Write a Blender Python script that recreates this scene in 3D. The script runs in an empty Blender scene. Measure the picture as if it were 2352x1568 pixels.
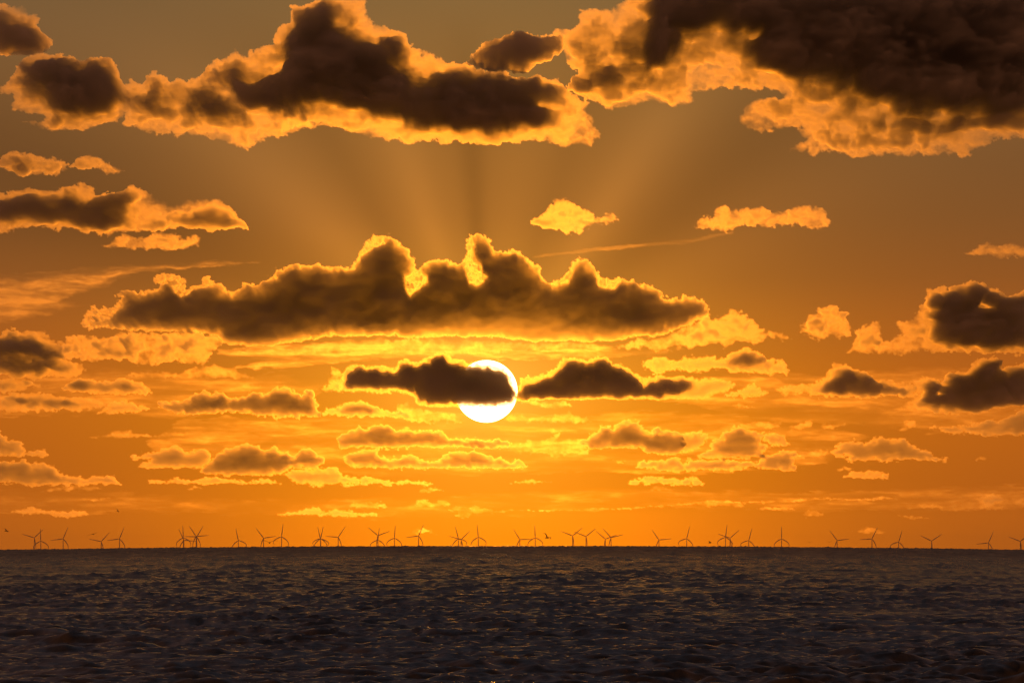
import bpy, math, numpy as np
from math import radians, sin, cos, tan, pi
scene = bpy.context.scene

# ---------------- camera ----------------
CAM_H = 10.0
PITCH = radians(1.650)
cam_d = bpy.data.cameras.new('camera'); cam = bpy.data.objects.new('camera', cam_d)
scene.collection.objects.link(cam)
cam.location = (0, 0, CAM_H); cam.rotation_euler = (radians(90) + PITCH, 0, 0)
cam_d.sensor_width = 36.0; cam_d.lens = 18.0 / (1176.0 / 15425.0)
cam_d.clip_start = 1.0; cam_d.clip_end = 400000.0
scene.camera = cam

# ---------------- exposure ----------------
scene.view_settings.view_transform = 'Standard'; scene.view_settings.look = 'None'
scene.view_settings.exposure = 0.0; scene.view_settings.gamma = 1.0
scene.cycles.volume_bounces = 0; scene.cycles.max_bounces = 6
scene.cycles.transparent_max_bounces = 96
scene.cycles.use_denoising = True
scene.cycles.caustics_reflective = False

# direction of the sun seen in the photograph
SUN_AZ = radians(-0.219); SUN_EL = radians(1.225)      # azimuth from +Y towards +X

# ---------------- sky ----------------
def lin(c):
    return [((v / 255 + .055) / 1.055) ** 2.4 if v > 10 else v / 255 / 12.92 for v in c]
world = bpy.data.worlds.new('World'); scene.world = world; world.use_nodes = True
world.cycles.sampling_method = 'NONE'
nt = world.node_tree; nt.nodes.clear()
def N(t, **kw):
    n = nt.nodes.new(t)
    for k, v in kw.items(): setattr(n, k, v)
    return n
def M(op, a, b=None, c=None):
    n = N('ShaderNodeMath', operation=op)
    for i, v in enumerate((a, b, c)):
        if v is None: continue
        if hasattr(v, 'is_linked'): nt.links.new(v, n.inputs[i])
        else: n.inputs[i].default_value = v
    return n.outputs[0]
geo = N('ShaderNodeTexCoord'); sep = N('ShaderNodeSeparateXYZ')
nt.links.new(geo.outputs['Generated'], sep.inputs[0])
sx, sy, sz = sep.outputs
zc = M('MAXIMUM', sz, 0.0)
fac = M('SQRT', zc)
def ramp(stops):
    r = N('ShaderNodeValToRGB'); cr = r.color_ramp; cr.interpolation = 'B_SPLINE' if False else 'LINEAR'
    for i, (e, col) in enumerate(stops):
        p = math.sqrt(sin(radians(e)))
        el = cr.elements[i] if i < 2 else cr.elements.new(p)
        el.position = p; el.color = lin(col) + [1]
    nt.links.new(fac, r.inputs[0]); return r.outputs[0]
HIGH = [(8, (62, 50, 46)), (14, (49, 46, 51)), (30, (57, 57, 65)), (90, (54, 52, 56))]
cen = ramp([(0, (250, 134, 0)), (.5, (250, 140, 2)), (1, (246, 146, 8)), (1.4, (236, 142, 20)), (1.8, (212, 130, 30)), (2.2, (182, 113, 35)),
            (2.7, (164, 103, 39)), (3.2, (156, 101, 42)), (3.8, (145, 99, 46)), (4.7, (128, 98, 57)), (5.6, (108, 86, 56))] + HIGH)
edg = ramp([(0, (164, 84, 18)), (.5, (178, 91, 16)), (1, (186, 96, 16)), (1.4, (176, 90, 20)), (1.8, (160, 86, 26)), (2.2, (138, 80, 31)),
            (2.7, (121, 77, 36)), (3.2, (112, 76, 40)), (3.8, (115, 81, 45)), (4.7, (110, 86, 54)), (5.6, (100, 80, 54))] + HIGH)
azm = M('DIVIDE', M('ARCTAN2', sx, sy), 1.0)
da = M('MULTIPLY', M('SUBTRACT', azm, SUN_AZ), 1.0 / radians(2.5))
fall = M('EXPONENT', M('MULTIPLY', M('MULTIPLY', da, da), -1.0))
mx = N('ShaderNodeMix', data_type='RGBA'); nt.links.new(fall, mx.inputs[0])
nt.links.new(edg, mx.inputs[6]); nt.links.new(cen, mx.inputs[7])
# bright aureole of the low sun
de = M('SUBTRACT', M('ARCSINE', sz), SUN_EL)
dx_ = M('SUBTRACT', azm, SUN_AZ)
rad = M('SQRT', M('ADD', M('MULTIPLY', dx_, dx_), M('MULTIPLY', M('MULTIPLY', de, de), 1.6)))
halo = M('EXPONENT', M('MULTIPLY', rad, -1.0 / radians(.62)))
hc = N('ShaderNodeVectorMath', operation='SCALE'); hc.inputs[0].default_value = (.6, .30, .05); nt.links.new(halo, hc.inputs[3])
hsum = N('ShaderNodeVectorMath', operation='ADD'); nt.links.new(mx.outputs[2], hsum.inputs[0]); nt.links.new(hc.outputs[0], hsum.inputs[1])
# light and dark sun shafts painted into the sky colour (clockwise from straight up)
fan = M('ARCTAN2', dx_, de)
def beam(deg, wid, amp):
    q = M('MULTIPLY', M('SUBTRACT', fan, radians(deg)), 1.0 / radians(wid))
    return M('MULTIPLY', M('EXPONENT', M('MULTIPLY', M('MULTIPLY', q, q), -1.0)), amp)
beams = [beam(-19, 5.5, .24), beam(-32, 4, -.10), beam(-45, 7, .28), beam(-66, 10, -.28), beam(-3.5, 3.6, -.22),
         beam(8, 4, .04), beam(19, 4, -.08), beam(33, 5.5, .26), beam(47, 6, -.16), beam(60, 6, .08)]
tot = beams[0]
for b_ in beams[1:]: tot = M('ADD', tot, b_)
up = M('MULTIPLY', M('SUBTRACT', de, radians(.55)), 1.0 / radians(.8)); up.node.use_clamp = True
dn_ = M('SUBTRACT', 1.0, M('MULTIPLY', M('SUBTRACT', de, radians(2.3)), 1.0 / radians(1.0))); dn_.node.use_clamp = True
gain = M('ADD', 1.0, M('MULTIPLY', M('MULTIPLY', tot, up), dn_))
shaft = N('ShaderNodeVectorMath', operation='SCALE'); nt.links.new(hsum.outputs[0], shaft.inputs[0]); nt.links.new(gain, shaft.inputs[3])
# unseen sky away from the sunset, brightened to light the clouds' near faces
away = M('MULTIPLY', M('ABSOLUTE', azm), 1.0 / radians(60)); away.node.use_clamp = True
away_mix = N('ShaderNodeMix', data_type='RGBA'); nt.links.new(away, away_mix.inputs[0])
nt.links.new(shaft.outputs[0], away_mix.inputs[6]); away_mix.inputs[7].default_value = lin((164, 100, 66)) + [1]
sky = N('ShaderNodeTexSky', sky_type='NISHITA', sun_disc=False, sun_elevation=SUN_EL, sun_rotation=-SUN_AZ)
sky.dust_density = 3.0
sc_ = N('ShaderNodeVectorMath', operation='SCALE'); nt.links.new(sky.outputs[0], sc_.inputs[0]); sc_.inputs[3].default_value = 0.0015
ad = N('ShaderNodeVectorMath', operation='ADD'); nt.links.new(away_mix.outputs[2], ad.inputs[0]); nt.links.new(sc_.outputs[0], ad.inputs[1])
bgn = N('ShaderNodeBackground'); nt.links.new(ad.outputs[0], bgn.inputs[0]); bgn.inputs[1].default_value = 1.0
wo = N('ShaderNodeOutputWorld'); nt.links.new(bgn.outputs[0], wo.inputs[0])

# ---------------- sun lamp ----------------
sd = bpy.data.lights.new('sun_lamp', 'SUN'); sd.energy = 0.165; sd.angle = radians(0.15); sd.color = (1.0, .265, .012)
so = bpy.data.objects.new('sun_lamp', sd); scene.collection.objects.link(so)
so.rotation_euler = (radians(90) + SUN_EL, 0, -SUN_AZ)    # lamp -Z must point from the sun to the camera
from mathutils import Vector
_dir = Vector((sin(SUN_AZ) * cos(SUN_EL), cos(SUN_AZ) * cos(SUN_EL), sin(SUN_EL)))
# lamp raised above the disc's middle so the cloud keeps glitter off the sea
LAMP_EL = SUN_EL + radians(.16)
so.rotation_euler = Vector((sin(SUN_AZ) * cos(LAMP_EL), cos(SUN_AZ) * cos(LAMP_EL), sin(LAMP_EL))).to_track_quat('Z', 'Y').to_euler()
SUN_DIR = _dir

# ---------------- helpers ----------------
def mesh_obj(name, V, F, mat, parent=None, smooth=True):
    me = bpy.data.meshes.new(name)
    V = np.asarray(V, np.float32)
    if isinstance(F, np.ndarray):
        n, k = F.shape
        me.vertices.add(len(V)); me.vertices.foreach_set('co', V.ravel())
        me.loops.add(n * k); me.loops.foreach_set('vertex_index', F.astype(np.int32).ravel())
        me.polygons.add(n)
        me.polygons.foreach_set('loop_start', np.arange(0, n * k, k, dtype=np.int32))
        me.polygons.foreach_set('loop_total', np.full(n, k, np.int32))
        me.update(calc_edges=True)
    else:
        me.from_pydata([tuple(v) for v in V], [], F); me.update()
    if smooth: me.polygons.foreach_set('use_smooth', np.ones(len(me.polygons), bool))
    me.materials.append(mat)
    o = bpy.data.objects.new(name, me); scene.collection.objects.link(o)
    if parent is not None: o.parent = parent
    return o
def tag(o, label, cat, group=None):
    o['label'] = label; o['category'] = cat
    if group: o['group'] = group
    return o
def material(name):
    m = bpy.data.materials.new(name); m.use_nodes = True; m.node_tree.nodes.clear(); return m, m.node_tree
def at(px, py, Y):
    """point on the vertical plane y = Y that shows at (px, py) of the 2352 px wide photograph"""
    dx = (px - 1176.0) / 15425.0; dy = (784.0 - py) / 15425.0
    k = Y / (cos(PITCH) - dy * sin(PITCH))
    return k * dx, CAM_H + k * (sin(PITCH) + dy * cos(PITCH))
REARTH = 7.4e6
def sag(az):
    a = np.minimum(np.abs(az) / radians(4.36), 1.6)
    return 5.6e-4 * a * a
def sea_level(x, y):
    r = np.hypot(x, y); az = np.arctan2(x, y)
    return -r * r / (2 * REARTH) - r * sag(az)

# ---- clouds: thickness fields from outlines (pure numpy) ----
W0, H0 = 2352.0, 1568.0
FPX = 15425.0
def perlin(x, y, seed):
    r = np.random.RandomState(seed)
    N = 256
    a = r.rand(N, N).astype(np.float32) * (2 * np.pi)
    gx, gy = np.cos(a), np.sin(a)
    xi = np.floor(x).astype(np.int64); yi = np.floor(y).astype(np.int64)
    fx = (x - xi).astype(np.float32); fy = (y - yi).astype(np.float32)
    u = fx * fx * fx * (fx * (fx * 6 - 15) + 10); v = fy * fy * fy * (fy * (fy * 6 - 15) + 10)
    def g(ix, iy, dx, dy):
        i, j = ix % N, iy % N
        return gx[i, j] * dx + gy[i, j] * dy
    n00 = g(xi, yi, fx, fy); n10 = g(xi + 1, yi, fx - 1, fy)
    n01 = g(xi, yi + 1, fx, fy - 1); n11 = g(xi + 1, yi + 1, fx - 1, fy - 1)
    a0 = n00 + u * (n10 - n00); a1 = n01 + u * (n11 - n01)
    return (a0 + v * (a1 - a0)) * 1.5
def fbm(x, y, seed, octv=5, billow=False, gain=.5):
    s = 0; amp = 1; tot = 0; f = 1.0
    for o in range(octv):
        n = perlin(x * f + 17.3 * o, y * f + 5.1 * o, seed + o)
        if billow: n = np.abs(n) * 2 - .55
        s = s + amp * n; tot += amp; amp *= gain; f *= 2.03
    return s / tot
def sdist(px, py, P):
    """signed distance to the closed polygon P, positive inside"""
    d2 = np.full(px.shape, 1e18, np.float32); ins = np.zeros(px.shape, bool)
    n = len(P)
    for i in range(n):
        ax, ay = P[i]; bx, by = P[(i + 1) % n]
        ex, ey = bx - ax, by - ay
        L = ex * ex + ey * ey + 1e-9
        t = np.clip(((px - ax) * ex + (py - ay) * ey) / L, 0, 1)
        qx, qy = px - ax - t * ex, py - ay - t * ey
        d2 = np.minimum(d2, qx * qx + qy * qy)
        c = ((ay > py) != (by > py))
        if ay != by: ins ^= c & (px < (bx - ax) * (py - ay) / (by - ay) + ax)
    return np.where(ins, np.sqrt(d2), -np.sqrt(d2))
COLX = {0: 0.0, 1: 784.4, 2: 1567.6}; ROWY = {0: 0.0, 1: 488.1, 2: 941.7}
def pts(s, c, r):
    v = [float(q) for q in s.split()]
    P = [(v[i], v[i + 1]) for i in range(0, len(v), 2)]
    if c == 3: return P
    return [(COLX[c] + x / 3.0, ROWY[r] + y / 3.0) for x, y in P]
def parse(txt):
    out = []
    for ln in txt.strip().splitlines():
        if ln.startswith('#') or not ln.strip(): continue
        f = ln.split('|')
        h = f[0].split()
        if h[1] == 'S':
            P = []
            for seg in f[2].split(';'):
                c, body = seg.split(':'); P += pts(body, int(c), 1)
            c, r = 1, 1
        else:
            c, r = int(h[1]), int(h[2]); P = pts(f[2], c, r)
        cores = []
        for q in f[3:]:
            a, b = q.split(':'); t, w = a.split()
            cores.append((float(t), float(w), pts(b, c, r)))
        out.append(dict(key=h[0], k=float(h[3]), tmax=float(h[4]), amp=float(h[5]), sc=float(h[6]), tex=float(h[7]),
                        off=float(h[8]), label=f[1].strip(), P=P, cores=cores))
    return out
def sstep(x): x = np.clip(x, 0, 1); return x * x * (3 - 2 * x)
THIN = {'B1': [(1.0, 7, pts('430 430 520 395 600 440 600 500 540 530 480 600 430 530', 1, 1)),
               (1.0, 6, pts('865 230 900 180 930 220 900 320 960 370 1010 450 980 500 930 525 870 480 840 380', 1, 1)),
               (.9, 5, pts('100 350 170 210 240 165 330 175 315 230 230 260 130 350', 1, 1)),
               (1.0, 5, pts('1360 430 1440 470 1500 480 1590 420 1560 490 1440 520', 1, 1)),
               (1.0, 5, pts('1740 430 1800 440 1930 440 1930 490 1870 540 1780 530', 1, 1)),
               (1.1, 6, pts('560 790 600 680 700 650 860 620 820 700 760 740 740 800', 0, 1)),
               (1.2, 5, pts('1080 500 1080 430 1200 420 1280 440 1300 530 1400 450 1470 470 1540 530 1440 520 1380 520 1270 600 1220 560 1180 500', 0, 1)),
               (2.5, 80, pts('500 900 800 790 1200 730 1600 780 1850 900', 1, 1))],  # base of the crown thinned to stand in for the sun's glare
        'E2': [(1.1, 4, pts('2020 665 2050 590 2140 635 2140 680', 2, 1))],
        'E4': [(1.1, 3, pts('1730 1260 1760 1215 1790 1240 1760 1265', 2, 1))],
        'D3': [(1.0, 4, pts('2030 1150 2080 1150 2120 1170 2090 1215', 1, 1))]}
def field(c, step):
    P = np.array(c['P']); m = c['amp'] * 1.5 + 4
    x0, y0 = P.min(0) - m; x1, y1 = P.max(0) + m
    x0 = max(x0, -75); x1 = min(x1, W0 + 75); y0 = max(y0, -75)
    xs = np.arange(x0, x1 + step, step); ys = np.arange(y0, y1 + step, step)
    X, Y = np.meshgrid(xs, ys)
    seed = sum(ord(q) * (i + 3) for i, q in enumerate(c['key'])) * 7 % 9973
    sc = c['sc']; ax = 1.0
    stretch = 6.0 if c['key'] in ('A11', 'E11') or c['key'][0] == 'G' else (1.6 if c['key'][0] in 'F' else 1.15)
    u, v = X / sc / stretch, Y / sc
    wx = fbm(u * 1.0, v * 1.0, seed + 50, 5, False, .55) * c['amp'] * 2.0; wy = fbm(u * 1.0 + 9, v * 1.0 + 3, seed + 60, 5, False, .55) * c['amp'] * 1.5
    Xw, Yw = X + wx, Y + wy
    d = sdist(Xw, Yw, c['P'])
    b = fbm(u * 2.2, v * 2.2, seed + 20, 5, True, .6)
    calm = 1.0
    if c['key'] in ('B1', 'D1', 'D3'):
        calm = 1 - .75 * sstep((Y - (P[:, 1].max() - 42)) / 26)
    dn = d + (c['amp'] * 1.1 * b + c['amp'] * 1.4 * fbm(u * 2.6 + 4, v * 2.6, seed + 90, 4, False, .5)) * calm
    fine = fbm(u * 5, v * 5, seed + 30, 5, False, .6)
    med = fbm(u * 1.6 + .2 * wx / 5, v * 2.0, seed + 40, 5, False, .6)
    big = fbm(u * .8 + .5, v * .9, seed + 70, 3)
    # flat, calm bases for the big cumulus
    g = np.maximum(dn, 0)
    near = np.exp(-(np.hypot(X - 1117, Y - 897) / 620.0) ** 2)
    wisp = c['tmax'] < 1.5
    tm = c['tmax'] * (1 - .45 * near if wisp else 1.0)
    low = sstep((Y - 640) / 260)                       # low clouds' cores thinned to stand in for the haze before them
    soft = fbm(u * 1.1 + 2, v * 1.3, seed + 80, 3)
    if c['key'][0] == 'A' and c['key'] != 'A11':
        hgt = (Y - P[:, 1].min()) / (P[:, 1].max() - P[:, 1].min() + 1e-6)
        tm = tm * (1.7 - .75 * sstep((hgt - .3) / .5))
    kk = c['k'] * (.8 if wisp else 1)
    tau = tm * (1 - np.exp(-kk * g / tm))
    if wisp: tau = tau * (1 + .9 * sstep(g / (2.2 * c['amp'] + 8) - .35))
    if wisp:
        lump = fbm(u * .75 + .3 * wx / c['amp'], v * 1.0 + .3 * wy / c['amp'], seed + 95, 4, False, .55)
        tau = tau * .95 * np.exp(c['tex'] * (1.2 * fine + 2.0 * med + 6.0 * lump + 2.0 * big))
        tau = 3.0 * (1 - np.exp(-tau / 3.0))
    else:
        tau = tau * np.clip(1 + .06 * med + .12 * big, .3, 3) * np.exp((3.6 * fine + 1.6 * med) * np.exp(-g * c['k'] / 1.6))
    for t, w, Q in c['cores']:
        dc0 = sdist(X + 1.3 * wx, Y + 1.3 * wy, Q)
        if c['key'] == 'D1': dc0 = dc0 - 5.0 + 8 * med
        dc = dc0 + w * .8 * soft + w * .35 * med
        t = t * (1 - .40 * low * (c['key'][0] == 'F')) * (.25 if (c['key'][0] == 'F' and not wisp) else 1)
        tau = tau + t * sstep(dc / w * .30 + .5) ** 2 * (1 + .2 * big + .1 * med) * (g > 0)
        if c['key'] in ('D1', 'D3'): continue
        tau = tau + np.minimum(1.7, t * .4) * sstep((dc0 + 2.6 * w * soft + w * med) / w * .15 + .5) * (g > 0)
    for t, w, Q in THIN.get(c['key'], []):
        dc = sdist(Xw, Yw, Q) + (w * 1.2 * med + 3 * fine if w < 20 else w * .25 * soft)
        f = sstep(dc / w * .45 + .5)
        tt = t * .8 * np.exp(3.5 * fine + 3.5 * med) if w < 20 else t * (1 + .05 * soft)
        tau = np.where(tau > tt, tau * (1 - f) + tt * f, tau)
    # closed rim on the grid border
    tau = tau * (g > 0)
    tau[0, :] = tau[-1, :] = 0; tau[:, 0] = tau[:, -1] = 0
    return xs, ys, tau.astype(np.float32), seed

# ---------------- sea ----------------
def build_sea():
    rows = [0.0, 20, 60, 120, 200, 290, 360, 400]
    r = 420.0
    while r < 12500:
        rows.append(r); r += max(.40, 1.9e-6 * r * r)
    rows += [13500, 15000, 17000, 20000, 24000, 29000, 34000, 40000, 46000]
    rows = np.array(rows)
    fine = np.radians(np.linspace(-4.9, 4.9, 1700))
    coarse = np.radians(np.concatenate([np.linspace(5.2, 10, 12), np.linspace(12, 180, 50)]))
    az = np.concatenate([-coarse[::-1], fine, coarse])
    R, A = np.meshgrid(rows[1:], az, indexing='ij')
    X = R * np.sin(A); Y = R * np.cos(A)
    Z = -R * R / (2 * REARTH) - R * sag(A)
    amp = np.clip((R - 200) / 250, 0, 1) * (np.abs(A) < radians(5.3)) + .0
    rs = np.random.RandomState(4)
    h = np.zeros_like(R)
    for i in range(120):
        L = .9 * (20 / .9) ** (rs.rand() ** 1.15)
        th = rs.normal(0, .6) + .25
        k = 2 * pi / L
        a = .0085 * L ** .80 * (1 if L < 9 else 9 / L)
        if L > 4: a *= 1.05
        ph = k * (X * np.sin(th) + Y * np.cos(th)) + rs.rand() * 6.28
        # uneven groups of waves
        s = np.sin(ph)
        h += a * (s + .35 * (s * s - .5) * 1.0)
    for i in range(9):                                  # long low swell
        L = 24 + 40 * rs.rand(); th = rs.normal(.15, .12); k = 2 * pi / L
        h += .07 * np.sin(k * (X * np.sin(th) + Y * np.cos(th)) + rs.rand() * 6.28)
    g = 1 + .5 * perlin(X / 60, Y / 160, 5) + .3 * perlin(X / 14 + 3, Y / 40, 6)
    Z = Z + h * g * amp * (1 + .8 * np.clip((R - 7000) / 4000, 0, 1))
    n, m = R.shape
    V = np.stack([X, Y, Z], -1).reshape(-1, 3)
    V = np.concatenate([[[0, 0, 0]], V])
    i = np.arange(n - 1)[:, None]; j = np.arange(m - 1)[None]
    a = 1 + i * m + j
    F = np.stack([a, a + 1, a + m + 1, a + m], -1).reshape(-1, 4)
    wrap = np.stack([1 + np.arange(n - 1) * m + m - 1, 1 + np.arange(n - 1) * m, 1 + np.arange(1, n) * m, 1 + np.arange(1, n) * m + m - 1], -1)
    F = np.concatenate([F, wrap])[:, ::-1]
    mat, t = material('sea_water')
    o = t.nodes.new('ShaderNodeOutputMaterial'); p = t.nodes.new('ShaderNodeBsdfPrincipled')
    p.inputs['Base Color'].default_value = (.006, .007, .008, 1)
    p.inputs['Roughness'].default_value = .16; p.inputs['IOR'].default_value = 1.333
    tc = t.nodes.new('ShaderNodeTexCoord'); mp = t.nodes.new('ShaderNodeMapping'); mp.inputs['Scale'].default_value = (1, .5, 1)
    nz = t.nodes.new('ShaderNodeTexNoise'); nz.inputs['Scale'].default_value = 1.6; nz.inputs['Detail'].default_value = 4
    bp = t.nodes.new('ShaderNodeBump'); bp.inputs['Strength'].default_value = 1.0; bp.inputs['Distance'].default_value = .07
    L = t.links.new
    # choppy water too far off to show its single waves scatters light more widely
    ln = t.nodes.new('ShaderNodeVectorMath'); ln.operation = 'LENGTH'
    mr = t.nodes.new('ShaderNodeMapRange'); mr.inputs[1].default_value = 500; mr.inputs[2].default_value = 5000; mr.inputs[3].default_value = .13; mr.inputs[4].default_value = .36
    L(tc.outputs['Object'], ln.inputs[0]); L(ln.outputs['Value'], mr.inputs[0])
    # wind patches: streaks of rougher and calmer water
    m2 = t.nodes.new('ShaderNodeMapping'); m2.inputs['Scale'].default_value = (.06, .005, .05)
    n2 = t.nodes.new('ShaderNodeTexNoise'); n2.inputs['Scale'].default_value = 1.0; n2.inputs['Detail'].default_value = 7; n2.inputs['Roughness'].default_value = .65
    a2 = t.nodes.new('ShaderNodeMapRange'); a2.inputs[1].default_value = .35; a2.inputs[2].default_value = .65; a2.inputs[3].default_value = .8; a2.inputs[4].default_value = 1.3
    mm = t.nodes.new('ShaderNodeMath'); mm.operation = 'MULTIPLY'
    L(tc.outputs['Object'], m2.inputs[0]); L(m2.outputs[0], n2.inputs['Vector']); L(n2.outputs[0], a2.inputs[0])
    L(mr.outputs[0], mm.inputs[0]); L(a2.outputs[0], mm.inputs[1]); L(mm.outputs[0], p.inputs['Roughness'])
    sp = t.nodes.new('ShaderNodeMapRange'); sp.inputs[1].default_value = .35; sp.inputs[2].default_value = .65; sp.inputs[3].default_value = .3; sp.inputs[4].default_value = 1.0
    L(n2.outputs[0], sp.inputs[0]); L(sp.outputs[0], bp.inputs['Strength'])
    L(tc.outputs['Object'], mp.inputs[0]); L(mp.outputs[0], nz.inputs['Vector']); L(nz.outputs[0], bp.inputs['Height']); L(bp.outputs[0], p.inputs['Normal'])
    L(p.outputs[0], o.inputs[0])
    s = mesh_obj('sea', V, F, mat); s['kind'] = 'structure'
    return s
build_sea()

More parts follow.
